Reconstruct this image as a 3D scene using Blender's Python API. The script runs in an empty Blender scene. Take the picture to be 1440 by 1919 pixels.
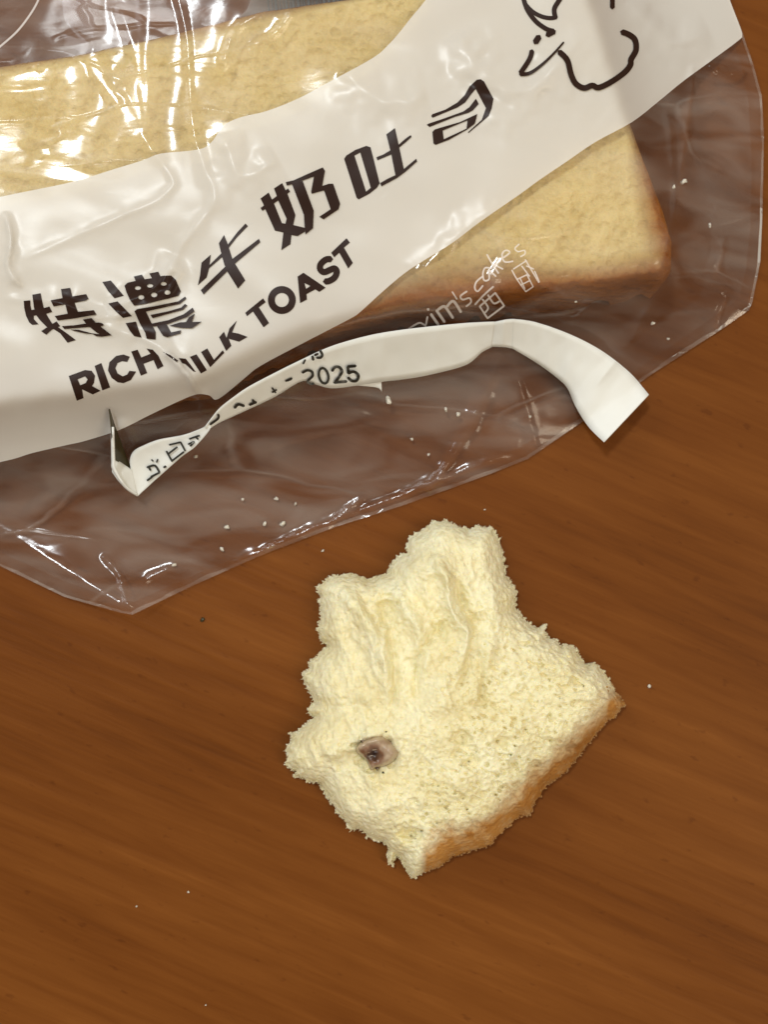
import bpy, math, random
import numpy as np
from mathutils.geometry import delaunay_2d_cdt
from mathutils import Vector

scene = bpy.context.scene
col = scene.collection
H = 2.6            # camera height; 1 unit = 10 cm, photograph frame = 14.4 x 19.2 cm on the table

# ---------------------------------------------------------------- camera
cam = bpy.data.cameras.new('camera')
co = bpy.data.objects.new('camera', cam); col.objects.link(co)
co.location = (0, 0, H)
cam.sensor_width = 36.0
cam.lens = 36.0 * H / 1.919
cam.clip_start = 0.05; cam.clip_end = 200
cam.dof.use_dof = True
cam.dof.focus_distance = H - 0.16
cam.dof.aperture_fstop = 2.0
scene.camera = co

# ---------------------------------------------------------------- world and lamps
w = bpy.data.worlds.new("World"); scene.world = w; w.use_nodes = True
wb = w.node_tree.nodes['Background']
wb.inputs[0].default_value = (1.0, 0.89, 0.73, 1); wb.inputs[1].default_value = 0.47

def area(name, loc, target, size, power, color, shape='RECTANGLE', sy=None):
    l = bpy.data.lights.new(name, 'AREA'); l.shape = shape
    l.size = size; l.size_y = sy or size; l.energy = power; l.color = color
    o = bpy.data.objects.new(name, l); col.objects.link(o)
    o.location = loc
    d = Vector(target) - Vector(loc)
    o.rotation_euler = d.to_track_quat('-Z', 'Y').to_euler() if abs(d.x) + abs(d.y) > .01 else (0, 0, 0)
    return o
area('window_light', (-9.0, 8.5, 9.0), (0, 0, 0), 6.0, 540, (0.93, 0.97, 1.0), sy=7.0)
area('ceiling_lamp', (-4.0, 7.1, 19.0), (-4.0, 7.1, 0), 1.7, 1700, (0.90, 0.97, 1.0), 'ELLIPSE', sy=3.8)
area('warm_fill', (7.5, -3.0, 12.0), (0, 0, 0), 5.0, 480, (1.0, 0.84, 0.62))  # added warm fill from the lower right, no known lamp there

scene.view_settings.view_transform = 'Standard'
scene.view_settings.look = 'None'
scene.view_settings.exposure = 0.12
scene.view_settings.gamma = 1.0
scene.render.engine = 'CYCLES'
scene.cycles.transparent_max_bounces = 24
scene.cycles.max_bounces = 10

random.seed(7); rng = np.random.default_rng(7)

# ---------------------------------------------------------------- coordinates and noise
def W(u, v, z):
    """photo-sized grid (1000 per unit) at height z -> world"""
    k = (1 - z / H) / 1000.0
    return (u - 720.0) * k, (959.5 - v) * k, z

_T = rng.random((512, 512))
def vnoise(x, y, s=0):
    x = np.asarray(x, float) + 37.7 * s + 1000; y = np.asarray(y, float) + 91.3 * s + 1000
    xi = np.floor(x).astype(int); yi = np.floor(y).astype(int)
    fx = x - xi; fy = y - yi
    fx = fx * fx * fx * (fx * (fx * 6 - 15) + 10); fy = fy * fy * fy * (fy * (fy * 6 - 15) + 10)
    g = lambda a, b: _T[a % 512, b % 512]
    return ((g(xi, yi) * (1 - fx) + g(xi + 1, yi) * fx) * (1 - fy) +
            (g(xi, yi + 1) * (1 - fx) + g(xi + 1, yi + 1) * fx) * fy) * 2 - 1
def fbm(x, y, o=4, s=0, g=0.5):
    r = 0; a = 1
    for i in range(o):
        r = r + a * vnoise(np.asarray(x) * 2 ** i, np.asarray(y) * 2 ** i, s + i * 3); a *= g
    return r
def ridged(x, y, o=3, s=0):
    r = 0; a = 1
    for i in range(o):
        r = r + a * (1 - 2 * np.abs(vnoise(np.asarray(x) * 2 ** i, np.asarray(y) * 2 ** i, s + i * 5))); a *= .5
    return r
def segdist(U, V, line, closed=False):
    U = np.asarray(U, float); V = np.asarray(V, float)
    D = np.full(U.shape, 1e9); S = np.zeros(U.shape)
    n = len(line); m = n if closed else n - 1
    for i in range(m):
        ax, ay = line[i]; bx, by = line[(i + 1) % n]
        dx, dy = bx - ax, by - ay; L2 = dx * dx + dy * dy + 1e-12
        t = np.clip(((U - ax) * dx + (V - ay) * dy) / L2, 0, 1)
        d = np.hypot(U - ax - t * dx, V - ay - t * dy)
        k = d < D; D = np.where(k, d, D); S = np.where(k, (i + t) / m, S)
    return D, S
def inside(U, V, poly):
    U = np.asarray(U, float); V = np.asarray(V, float); r = np.zeros(U.shape, bool)
    n = len(poly)
    for i in range(n):
        ax, ay = poly[i]; bx, by = poly[(i + 1) % n]
        if ay == by: continue
        c = ((ay > V) != (by > V)) & (U < (bx - ax) * (V - ay) / (by - ay) + ax)
        r ^= c
    return r
def sdist(U, V, poly):
    d, _ = segdist(U, V, poly, True)
    return np.where(inside(U, V, poly), d, -d)
def resample(poly, step, closed=True):
    out = []; n = len(poly)
    for i in range(n if closed else n - 1):
        a = np.array(poly[i], float); b = np.array(poly[(i + 1) % n], float)
        k = max(1, int(np.hypot(*(b - a)) / step))
        for j in range(k): out.append(tuple(a + (b - a) * j / k))
    if not closed: out.append(tuple(map(float, poly[-1])))
    return out
def smooth(pts, k=8, closed=False):
    P = [np.array(p, float) for p in pts]; n = len(P); out = []
    for i in range(n if closed else n - 1):
        if closed: p0, p1, p2, p3 = P[i - 1], P[i], P[(i + 1) % n], P[(i + 2) % n]
        else: p0, p1, p2, p3 = P[max(i - 1, 0)], P[i], P[i + 1], P[min(i + 2, n - 1)]
        for j in range(k):
            t = j / k
            out.append(tuple(0.5 * ((2 * p1) + (-p0 + p2) * t + (2 * p0 - 5 * p1 + 4 * p2 - p3) * t * t + (-p0 + 3 * p1 - 3 * p2 + p3) * t ** 3)))
    if not closed: out.append(tuple(P[-1]))
    return out

def mesh_obj(name, verts, faces, mat, parent=None, smooth_shade=True, attr=None):
    me = bpy.data.meshes.new(name)
    me.from_pydata([tuple(map(float, v)) for v in verts], [], faces)
    if smooth_shade: me.polygons.foreach_set('use_smooth', [True] * len(me.polygons))
    if attr:
        for k, vals in attr.items():
            a = me.attributes.new(k, 'FLOAT', 'POINT'); a.data.foreach_set('value', np.asarray(vals, 'f'))
    me.update()
    o = bpy.data.objects.new(name, me); col.objects.link(o)
    if mat: me.materials.append(mat)
    if parent: o.parent = parent
    return o
def tag(o, label=None, cat=None, group=None, kind=None):
    if label: o['label'] = label
    if cat: o['category'] = cat
    if group: o['group'] = group
    if kind: o['kind'] = kind
    return o
def empty(name, loc=(0, 0, 0)):
    o = bpy.data.objects.new(name, None); o.empty_display_size = .05; col.objects.link(o); return o   # parts are authored in world space

def triangulate(outer, holes=(), step=5.0, jitter=0.0, margin=0.55, rings=()):
    loops = [outer] + list(holes)
    loops = [resample(l, step) for l in loops]
    pts = []; faces = []
    for l in loops:
        b = len(pts); pts += l; faces.append(list(range(b, b + len(l))))
    o = np.array(loops[0]); u0, v0 = o.min(0); u1, v1 = o.max(0)
    gu, gv = np.meshgrid(np.arange(u0, u1, step), np.arange(v0, v1, step * .87))
    gu = gu + (np.arange(gu.shape[0]) % 2)[:, None] * step * .5
    gu = gu.ravel(); gv = gv.ravel()
    if jitter:
        gu = gu + rng.uniform(-jitter, jitter, gu.shape) * step; gv = gv + rng.uniform(-jitter, jitter, gv.shape) * step
    k = inside(gu, gv, loops[0])
    for h in loops[1:]: k &= ~inside(gu, gv, h)
    gu, gv = gu[k], gv[k]
    d = np.full(gu.shape, 1e9)
    for l in [outer] + list(holes):
        d = np.minimum(d, segdist(gu, gv, l, True)[0])
    k = d > (step * margin if not rings else rings[-1] + step * .6)
    if rings:
        P = np.array(loops[0]); T = np.roll(P, -3, 0) - np.roll(P, 3, 0); T /= np.hypot(T[:, 0], T[:, 1])[:, None] + 1e-9
        Q = np.stack([-T[:, 1], T[:, 0]], 1)
        if not inside(P[:5, 0] + Q[:5, 0] * 2, P[:5, 1] + Q[:5, 1] * 2, loops[0]).all(): Q = -Q
        for rr_ in rings:
            Z_ = P + Q * rr_; kk_ = sdist(Z_[:, 0], Z_[:, 1], outer) > rr_ * .85
            pts += [tuple(q_) for q_ in Z_[kk_]]
    pts += list(zip(gu[k], gv[k]))
    edges = []
    for f in faces: edges += [(f[i], f[(i + 1) % len(f)]) for i in range(len(f))]
    vo, eo, fo, *_ = delaunay_2d_cdt([Vector(p) for p in pts], edges, [], 0 if False else 1, 1e-4)
    vo = np.array([tuple(p) for p in vo])
    fo = [f for f in fo if len(f) == 3]
    c = vo[np.array(fo)].mean(1)
    k = inside(c[:, 0], c[:, 1], loops[0])
    for h in loops[1:]: k &= ~inside(c[:, 0], c[:, 1], h)
    return vo, [list(f[::-1]) for f, q in zip(fo, k) if q]
def fix_up(verts, faces):
    """make all faces of a height field look up"""
    v = np.array(verts); f = np.array(faces)
    a, b, c = v[f[:, 0]], v[f[:, 1]], v[f[:, 2]]
    n = (b[:, 0] - a[:, 0]) * (c[:, 1] - a[:, 1]) - (b[:, 1] - a[:, 1]) * (c[:, 0] - a[:, 0])
    f[n < 0] = f[n < 0][:, ::-1]
    return f.tolist()

# ---------------------------------------------------------------- materials
def new_mat(name):
    m = bpy.data.materials.new(name); m.use_nodes = True
    nt = m.node_tree; nt.nodes.clear()
    out = nt.nodes.new('ShaderNodeOutputMaterial')
    def N(t, **kw):
        n = nt.nodes.new(t)
        for k, v in kw.items():
            if k.startswith('_'): setattr(n, k[1:], v)
            else:
                key = k.replace('__', ' ')
                n.inputs[int(key[1:]) if key[0] == 'i' and key[1:].isdigit() else key].default_value = v
        return n
    L = lambda a, b: nt.links.new(a, b)
    return m, nt, N, L, out
def ramp(N, L, src, stops):
    r = N('ShaderNodeValToRGB'); e = r.color_ramp.elements
    e[0].position, e[0].color = stops[0][0], (*stops[0][1], 1); e[1].position, e[1].color = stops[-1][0], (*stops[-1][1], 1)
    for p, c in stops[1:-1]:
        q = e.new(p); q.color = (*c, 1)
    L(src, r.inputs[0]); return r

def wood_mat():
    m, nt, N, L, out = new_mat('varnished_wood')
    tc = N('ShaderNodeTexCoord')
    mp = N('ShaderNodeMapping'); mp.inputs['Rotation'].default_value = (0, 0, math.radians(23))
    L(tc.outputs['Object'], mp.inputs[0])
    def stretched(sx, sy, scale, detail, rough=.55, dist=0.3):
        q = N('ShaderNodeMapping'); q.inputs['Scale'].default_value = (sx, sy, 1); L(mp.outputs[0], q.inputs[0])
        n = N('ShaderNodeTexNoise', Scale=scale, Detail=detail, Roughness=rough, Distortion=dist); L(q.outputs[0], n.inputs['Vector']); return n
    a = stretched(.42, 2.1, 1.4, 5, .55, .6)
    b = stretched(.7, 9.0, 4.0, 3, .5, .3)
    c = stretched(1.5, 22.0, 7.0, 4, .6, .2)
    m1 = N('ShaderNodeMix', _data_type='FLOAT'); m1.inputs[0].default_value = .36
    L(a.outputs[0], m1.inputs[2]); L(b.outputs[0], m1.inputs[3])
    m2 = N('ShaderNodeMix', _data_type='FLOAT'); m2.inputs[0].default_value = .12
    L(m1.outputs[0], m2.inputs[2]); L(c.outputs[0], m2.inputs[3])
    r = ramp(N, L, m2.outputs[0], [(.32, (.096, .0265, .0030)), (.44, (.137, .0400, .0050)), (.56, (.170, .0535, .0080)), (.68, (.218, .0740, .0130))])
    # small dark flecks in the grain
    fl = stretched(1.0, 2.2, 26, 2, .5, 0)
    fr = ramp(N, L, fl.outputs[0], [(.26, (.62, .55, .5)), (.34, (1, 1, 1))])
    mx = N('ShaderNodeMix', _data_type='RGBA', _blend_type='MULTIPLY'); mx.inputs[0].default_value = .5
    L(r.outputs[0], mx.inputs[6]); L(fr.outputs[0], mx.inputs[7])
    p = N('ShaderNodeBsdfPrincipled', Roughness=.42); p.inputs['Specular IOR Level'].default_value = .09
    L(mx.outputs[2], p.inputs['Base Color'])
    bp = N('ShaderNodeBump', Strength=.12, Distance=.01); L(b.outputs[0], bp.inputs['Height']); L(bp.outputs[0], p.inputs['Normal'])
    L(p.outputs[0], out.inputs[0]); return m

def bread_mat(name, crumb, crumb2, crust, crust2, sss=.35, pore=.5, scale=1.0, fleck=(.80, .74, .60)):
    m, nt, N, L, out = new_mat(name)
    tc = N('ShaderNodeTexCoord')
    at = N('ShaderNodeAttribute', _attribute_name='crust')
    n1 = N('ShaderNodeTexNoise', Scale=9 * scale, Detail=6, Roughness=.6); L(tc.outputs['Object'], n1.inputs['Vector'])
    n2 = N('ShaderNodeTexNoise', Scale=70 * scale, Detail=5, Roughness=.65); L(tc.outputs['Object'], n2.inputs['Vector'])
    vo = N('ShaderNodeTexVoronoi', Scale=95 * scale, _feature='SMOOTH_F1'); L(tc.outputs['Object'], vo.inputs['Vector'])
    r1 = ramp(N, L, n1.outputs[0], [(.35, crumb2), (.62, crumb)])
    mm = N('ShaderNodeMix', _data_type='RGBA', _blend_type='MULTIPLY'); mm.inputs[0].default_value = .5
    r2 = ramp(N, L, n2.outputs[0], [(.34, fleck), (.56, (1, 1, 1))])
    L(r1.outputs[0], mm.inputs[6]); L(r2.outputs[0], mm.inputs[7])
    # crust mask, roughened
    ad = N('ShaderNodeMath', _operation='MULTIPLY_ADD'); L(n2.outputs[0], ad.inputs[0]); ad.inputs[1].default_value = .5; L(at.outputs['Fac'], ad.inputs[2])
    sb = N('ShaderNodeMath', _operation='SUBTRACT'); L(ad.outputs[0], sb.inputs[0]); sb.inputs[1].default_value = .23
    rc = ramp(N, L, sb.outputs[0], [(.05, (0, 0, 0)), (.95, (1, 1, 1))])
    cr = ramp(N, L, n1.outputs[0], [(.35, crust2), (.65, crust)])
    mc = N('ShaderNodeMix', _data_type='RGBA'); L(rc.outputs[0], mc.inputs[0]); L(mm.outputs[2], mc.inputs[6]); L(cr.outputs[0], mc.inputs[7])
    p = N('ShaderNodeBsdfPrincipled', Roughness=.85); p.inputs['Specular IOR Level'].default_value = .15
    p.inputs['Subsurface Weight'].default_value = sss; p.inputs['Subsurface Radius'].default_value = (1, .7, .35); p.inputs['Subsurface Scale'].default_value = .045
    L(mc.outputs[2], p.inputs['Base Color'])
    hb = N('ShaderNodeMath', _operation='MULTIPLY_ADD'); L(vo.outputs['Distance'], hb.inputs[0]); hb.inputs[1].default_value = 1.2; L(n2.outputs[0], hb.inputs[2])
    bp = N('ShaderNodeBump', Strength=pore, Distance=.012); L(hb.outputs[0], bp.inputs['Height']); L(bp.outputs[0], p.inputs['Normal'])
    L(p.outputs[0], out.inputs[0]); return m

def film_mat(name, milk=.10, gloss=.5, bump=.10, tint=(.95, .89, .82), crack=2.5):
    """clear plastic film: lets most light through, a faint milky scatter, a glossy skin"""
    m, nt, N, L, out = new_mat(name)
    tc = N('ShaderNodeTexCoord')
    mp = N('ShaderNodeMapping'); mp.inputs['Rotation'].default_value = (0, 0, math.radians(-20)); mp.inputs['Scale'].default_value = (1, 3.0, 1); L(tc.outputs['Object'], mp.inputs[0])
    n1 = N('ShaderNodeTexNoise', Scale=5, Detail=2, Roughness=.5, Distortion=.8); L(mp.outputs[0], n1.inputs['Vector'])
    n2 = N('ShaderNodeTexNoise', Scale=26, Detail=3, Roughness=.5, Distortion=1.0); L(mp.outputs[0], n2.inputs['Vector'])
    sm = N('ShaderNodeMath', _operation='MULTIPLY_ADD'); L(n2.outputs[0], sm.inputs[0]); sm.inputs[1].default_value = .05; L(n1.outputs[0], sm.inputs[2])
    bp = N('ShaderNodeBump', Strength=bump, Distance=.03); L(sm.outputs[0], bp.inputs['Height'])
    # crackle: fine sharp creases in the film, present only in patches
    dn = N('ShaderNodeTexNoise', Scale=3.2, Detail=2); L(mp.outputs[0], dn.inputs['Vector'])
    vm = N('ShaderNodeVectorMath', _operation='MULTIPLY_ADD'); L(dn.outputs['Color'], vm.inputs[0]); vm.inputs[1].default_value = (.22, .22, .22); L(mp.outputs[0], vm.inputs[2])
    vo = N('ShaderNodeTexVoronoi', Scale=crack, _feature='DISTANCE_TO_EDGE'); L(vm.outputs[0], vo.inputs['Vector'])
    ce = N('ShaderNodeMapRange', _interpolation_type='SMOOTHSTEP'); L(vo.outputs['Distance'], ce.inputs[0]); ce.inputs[1].default_value = 0; ce.inputs[2].default_value = .030; ce.inputs[3].default_value = 1; ce.inputs[4].default_value = 0
    pm = N('ShaderNodeTexNoise', Scale=3.7, Detail=3); L(tc.outputs['Object'], pm.inputs['Vector'])
    pr = N('ShaderNodeMapRange'); L(pm.outputs[0], pr.inputs[0]); pr.inputs[1].default_value = .44; pr.inputs[2].default_value = .66; pr.inputs[3].default_value = 0; pr.inputs[4].default_value = 1
    cm = N('ShaderNodeMath', _operation='MULTIPLY'); L(ce.outputs[0], cm.inputs[0]); L(pr.outputs[0], cm.inputs[1])
    bp2 = N('ShaderNodeBump', Strength=.28, Distance=.008); L(cm.outputs[0], bp2.inputs['Height']); L(bp.outputs[0], bp2.inputs['Normal']); bp = bp2
    tr = N('ShaderNodeBsdfTransparent'); tr.inputs[0].default_value = (.975, .965, .95, 1)
    df = N('ShaderNodeBsdfDiffuse'); df.inputs[0].default_value = (*tint, 1); L(bp.outputs[0], df.inputs['Normal'])
    tl = N('ShaderNodeBsdfTranslucent'); tl.inputs[0].default_value = (*tint, 1)
    sc = N('ShaderNodeMixShader'); sc.inputs[0].default_value = .35; L(df.outputs[0], sc.inputs[1]); L(tl.outputs[0], sc.inputs[2])
    mk = N('ShaderNodeMapRange'); L(n1.outputs[0], mk.inputs[0]); mk.inputs[1].default_value = .38; mk.inputs[2].default_value = .68
    mk.inputs[3].default_value = milk * .25; mk.inputs[4].default_value = milk * 2.6
    ma = N('ShaderNodeMath', _operation='MULTIPLY_ADD'); L(cm.outputs[0], ma.inputs[0]); ma.inputs[1].default_value = milk * 1.8; L(mk.outputs[0], ma.inputs[2])
    s1 = N('ShaderNodeMixShader'); L(ma.outputs[0], s1.inputs[0]); L(tr.outputs[0], s1.inputs[1]); L(sc.outputs[0], s1.inputs[2])
    gl = N('ShaderNodeBsdfGlossy', Roughness=.13); gl.inputs[0].default_value = (1, 1, 1, 1); L(bp.outputs[0], gl.inputs['Normal'])
    fr = N('ShaderNodeFresnel', IOR=1.5); L(bp.outputs[0], fr.inputs['Normal'])
    fm = N('ShaderNodeMath', _operation='MULTIPLY'); fm.use_clamp = True; L(fr.outputs[0], fm.inputs[0]); fm.inputs[1].default_value = gloss
    s2 = N('ShaderNodeMixShader'); L(fm.outputs[0], s2.inputs[0]); L(s1.outputs[0], s2.inputs[1]); L(gl.outputs[0], s2.inputs[2])
    L(s2.outputs[0], out.inputs[0]); return m

def print_mat(name, c, alpha=1.0, gloss=.5, rough=.22, trans=0.2, bump=.13):
    m, nt, N, L, out = new_mat(name)
    tc = N('ShaderNodeTexCoord')
    n1 = N('ShaderNodeTexNoise', Scale=5, Detail=1, Roughness=.55, Distortion=.6); L(tc.outputs['Object'], n1.inputs['Vector'])
    n2 = N('ShaderNodeTexNoise', Scale=40, Detail=2); L(tc.outputs['Object'], n2.inputs['Vector'])
    sm = N('ShaderNodeMath', _operation='MULTIPLY_ADD'); L(n2.outputs[0], sm.inputs[0]); sm.inputs[1].default_value = .02; L(n1.outputs[0], sm.inputs[2])
    bp = N('ShaderNodeBump', Strength=bump, Distance=.03); L(sm.outputs[0], bp.inputs['Height'])
    p = N('ShaderNodeBsdfPrincipled', Roughness=rough); p.inputs['Base Color'].default_value = (*c, 1); p.inputs['Specular IOR Level'].default_value = gloss
    L(bp.outputs[0], p.inputs['Normal'])
    tl = N('ShaderNodeBsdfTranslucent'); tl.inputs[0].default_value = (*c, 1)
    a = N('ShaderNodeMixShader'); a.inputs[0].default_value = trans; L(p.outputs[0], a.inputs[1]); L(tl.outputs[0], a.inputs[2])
    tr = N('ShaderNodeBsdfTransparent')
    b = N('ShaderNodeMixShader'); b.inputs[0].default_value = alpha; L(tr.outputs[0], b.inputs[1]); L(a.outputs[0], b.inputs[2])
    L(b.outputs[0], out.inputs[0]); return m

M_wood = wood_mat()
M_piece = bread_mat('torn_bread', (.91, .86, .60), (.82, .735, .44), (.52, .25, .065), (.35, .145, .030), .25, .36)
M_slice = bread_mat('sliced_bread', (.84, .69, .37), (.74, .59, .29), (.37, .135, .022), (.24, .075, .010), .2, .8, .7, (.80, .73, .58))
M_crumb = bread_mat('dry_crumb', (.90, .85, .74), (.84, .78, .64), (.5, .3, .1), (.4, .2, .1), .2, .5, 2.0)
M_film = film_mat('clear_film', milk=.050, gloss=.62)
M_seal = film_mat('sealed_film', milk=.09, gloss=.8, crack=9)
M_back = film_mat('clear_film_back', milk=.03, gloss=.15, bump=.06)
M_band = print_mat('white_print', (.78, .75, .70), alpha=.86, gloss=.28, rough=.27, trans=.2)
M_ink = print_mat('brown_ink', (.026, .012, .008), gloss=.10, rough=.32, trans=0)
M_black = print_mat('black_ink', (.022, .020, .016), gloss=.4, rough=.35, trans=0)
M_faint = print_mat('white_ink', (.90, .84, .80), alpha=.62, gloss=.1, rough=.5, trans=.1)
M_grey = print_mat('grey_print', (.24, .20, .17), alpha=.45, gloss=.3, trans=.1)
M_paper = print_mat('label_paper', (.88, .89, .86), gloss=.15, rough=.55, trans=.12, bump=.05)
M_under = print_mat('label_underside', (.045, .035, .012), gloss=.4, rough=.4, trans=0)  # dark olive-brown back of the flap; the specks use it too

# ---------------------------------------------------------------- table
def tabletop():
    s = 9.0; n = 60
    xs = np.linspace(-s, s, n)
    X, Y = np.meshgrid(xs, xs)
    v = np.stack([X.ravel(), Y.ravel(), np.zeros(n * n)], 1)
    f = [(j * n + i, j * n + i + 1, (j + 1) * n + i + 1, (j + 1) * n + i) for j in range(n - 1) for i in range(n - 1)]
    o = mesh_obj('tabletop', v, f, M_wood)
    tag(o, kind='structure')
tabletop()

# ---------------------------------------------------------------- toast slice inside the bag
SL = [(-200, 168), (0, 140), (150, 118), (300, 85), (500, 35), (760, -4), (1080, -60), (1130, 80), (1177, 240), (1211, 330), (1240, 405),
      (1258, 465), (1256, 520), (1235, 545), (1150, 558), (1018, 572), (894, 590), (750, 605), (560, 660), (400, 735), (200, 765), (0, 790), (-200, 800)]
ZS = .20
SLW = [W(u, v, .09)[:2] for u, v in SL]
def slab_z(x, y, lumps=1.0):
    u = x * 1000; v = -y * 1000
    d = sdist(x, y, SLW)
    r = .024
    t = np.clip(d / r, 0, 1)
    prof = np.sqrt(np.clip(1 - (1 - t) ** 2.2, 0, 1))
    z = (ZS - .012) * prof
    z = z + np.where(d > 0, prof * lumps * (-.008 + .006 * fbm(x * 3, y * 3, 2, 2) + .0016 * fbm(x * 40, y * 40, 2, 5)), 0)
    return np.where(d > 0, np.maximum(z, 0.003), 0), d
def build_slice():
    P = [(x * 1000, y * 1000) for x, y in resample(SLW, .008)]
    P = [(a + 2.0 * float(vnoise(a * .05, b * .05, 3)), b + 2.0 * float(vnoise(a * .05, b * .05, 8))) for a, b in P]
    vo, fo = triangulate(P, step=6.0, rings=(2.2, 5, 9, 14, 20))
    x = vo[:, 0] / 1000; y = vo[:, 1] / 1000
    z, d = slab_z(x, y)
    d = np.maximum(d, 0)
    # crust: darker wide rim low on the near side, thin on the far side
    near = np.clip((.457 + (x + .66) * .175 - y) / .15, 0, 1)
    wd = .022 + .042 * near
    wd = wd * (1 + .35 * fbm(x * 5, y * 5, 2, 9))
    c = np.clip(1.35 - d / wd, 0, 1)
    fo = fix_up(np.stack([x, y, z], 1), fo)
    verts = np.stack([x, y, z], 1)
    root = empty('toast_slice')
    f = np.array(fo); fc = c[f].mean(1)
    for nm, k in (('crumb', fc < .5), ('crust', fc >= .5)):
        ids = np.unique(f[k]); mp = -np.ones(len(verts), int); mp[ids] = np.arange(len(ids))
        mesh_obj(nm, verts[ids], mp[f[k]].tolist(), M_slice, root, attr={'crust': c[ids]})
    tag(root, 'thick square slice of milk toast with golden crust lying inside the clear bag', 'bread')
build_slice()

# ---------------------------------------------------------------- the bag: height of the front film
BAG = [(-200, -120), (1330, -120), (1355, -40), (1369, 0), (1391, 56), (1414, 124), (1429, 180), (1433, 255), (1430, 405), (1426, 491), (1411, 568), (1404, 582), (1349, 620),
       (1229, 697), (1150, 752), (1081, 798), (990, 860), (920, 888), (846, 915), (750, 949), (627, 988), (486, 1042), (360, 1098), (248, 1152), (225, 1148), (121, 1119), (0, 1061), (-200, 960)]
G = 8
GU, GV = np.meshgrid(np.arange(-216, 1472, G), np.arange(-144, 1184, G))
def solve_film():
    ins = inside(GU, GV, BAG)
    Z = np.zeros(GU.shape)
    ob = np.full(GU.shape, .006)
    for zz in np.linspace(.01, .225, 24):
        k = (1 - zz / H) / 1000
        s_, d = slab_z((GU - 720) * k, (959.5 - GV) * k, 0)
        s_ = np.where(d > -.012, np.maximum(s_, .19 * (d < .012) * np.clip((d + .012) / .024, 0, 1)) + .020, 0)
        ob = np.where(s_ >= zz, np.maximum(ob, zz), ob)
    ob = np.maximum(ob, .208 * np.exp(-((GU - 330) / 360.0) ** 4) * (GV < 140))   # air trapped under the film beyond the slice
    for _ in range(4):
        ob[1:-1, 1:-1] = (4 * ob[1:-1, 1:-1] + ob[2:, 1:-1] + ob[:-2, 1:-1] + ob[1:-1, 2:] + ob[1:-1, :-2]) / 8
    Z = np.where(ins, np.maximum(ob, .006), .004)
    kk = (G / 150.0) ** 2
    for it in range(900):
        A = Z.copy()
        A[1:-1, 1:-1] = (Z[2:, 1:-1] + Z[:-2, 1:-1] + Z[1:-1, 2:] + Z[1:-1, :-2]) / (4 + kk)
        # free edges outside the picture
        A[:, 0] = A[:, 1]; A[0, :] = A[1, :]
        Z = np.where(ins, np.maximum(.6 * A + .4 * Z, ob), .004)
        Z[:, 0] = Z[:, 1]; Z[0, :] = Z[1, :]
    for _ in range(3):
        Z[1:-1, 1:-1] = (4 * Z[1:-1, 1:-1] + Z[2:, 1:-1] + Z[:-2, 1:-1] + Z[1:-1, 2:] + Z[1:-1, :-2]) / 8
    return Z
ZF = solve_film()
def bil(A, u, v):
    x = np.clip((np.asarray(u, float) - GU[0, 0]) / G, 1, A.shape[1] - 2.001); y = np.clip((np.asarray(v, float) - GV[0, 0]) / G, 1, A.shape[0] - 2.001)
    i = x.astype(int); j = y.astype(int); fx = x - i; fy = y - j
    B = lambda t: ((1 - t) ** 3 / 6, (3 * t ** 3 - 6 * t ** 2 + 4) / 6, (-3 * t ** 3 + 3 * t ** 2 + 3 * t + 1) / 6, t ** 3 / 6)
    bx, by = B(fx), B(fy)
    return sum(by[b] * bx[a] * A[j + b - 1, i + a - 1] for a in range(4) for b in range(4))
def bil_linear(A, u, v):
    x = np.clip((np.asarray(u, float) - GU[0, 0]) / G, 0, A.shape[1] - 1.001); y = np.clip((np.asarray(v, float) - GV[0, 0]) / G, 0, A.shape[0] - 1.001)
    i = x.astype(int); j = y.astype(int); fx = x - i; fy = y - j
    return (A[j, i] * (1 - fx) + A[j, i + 1] * fx) * (1 - fy) + (A[j + 1, i] * (1 - fx) + A[j + 1, i + 1] * fx) * fy

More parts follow.
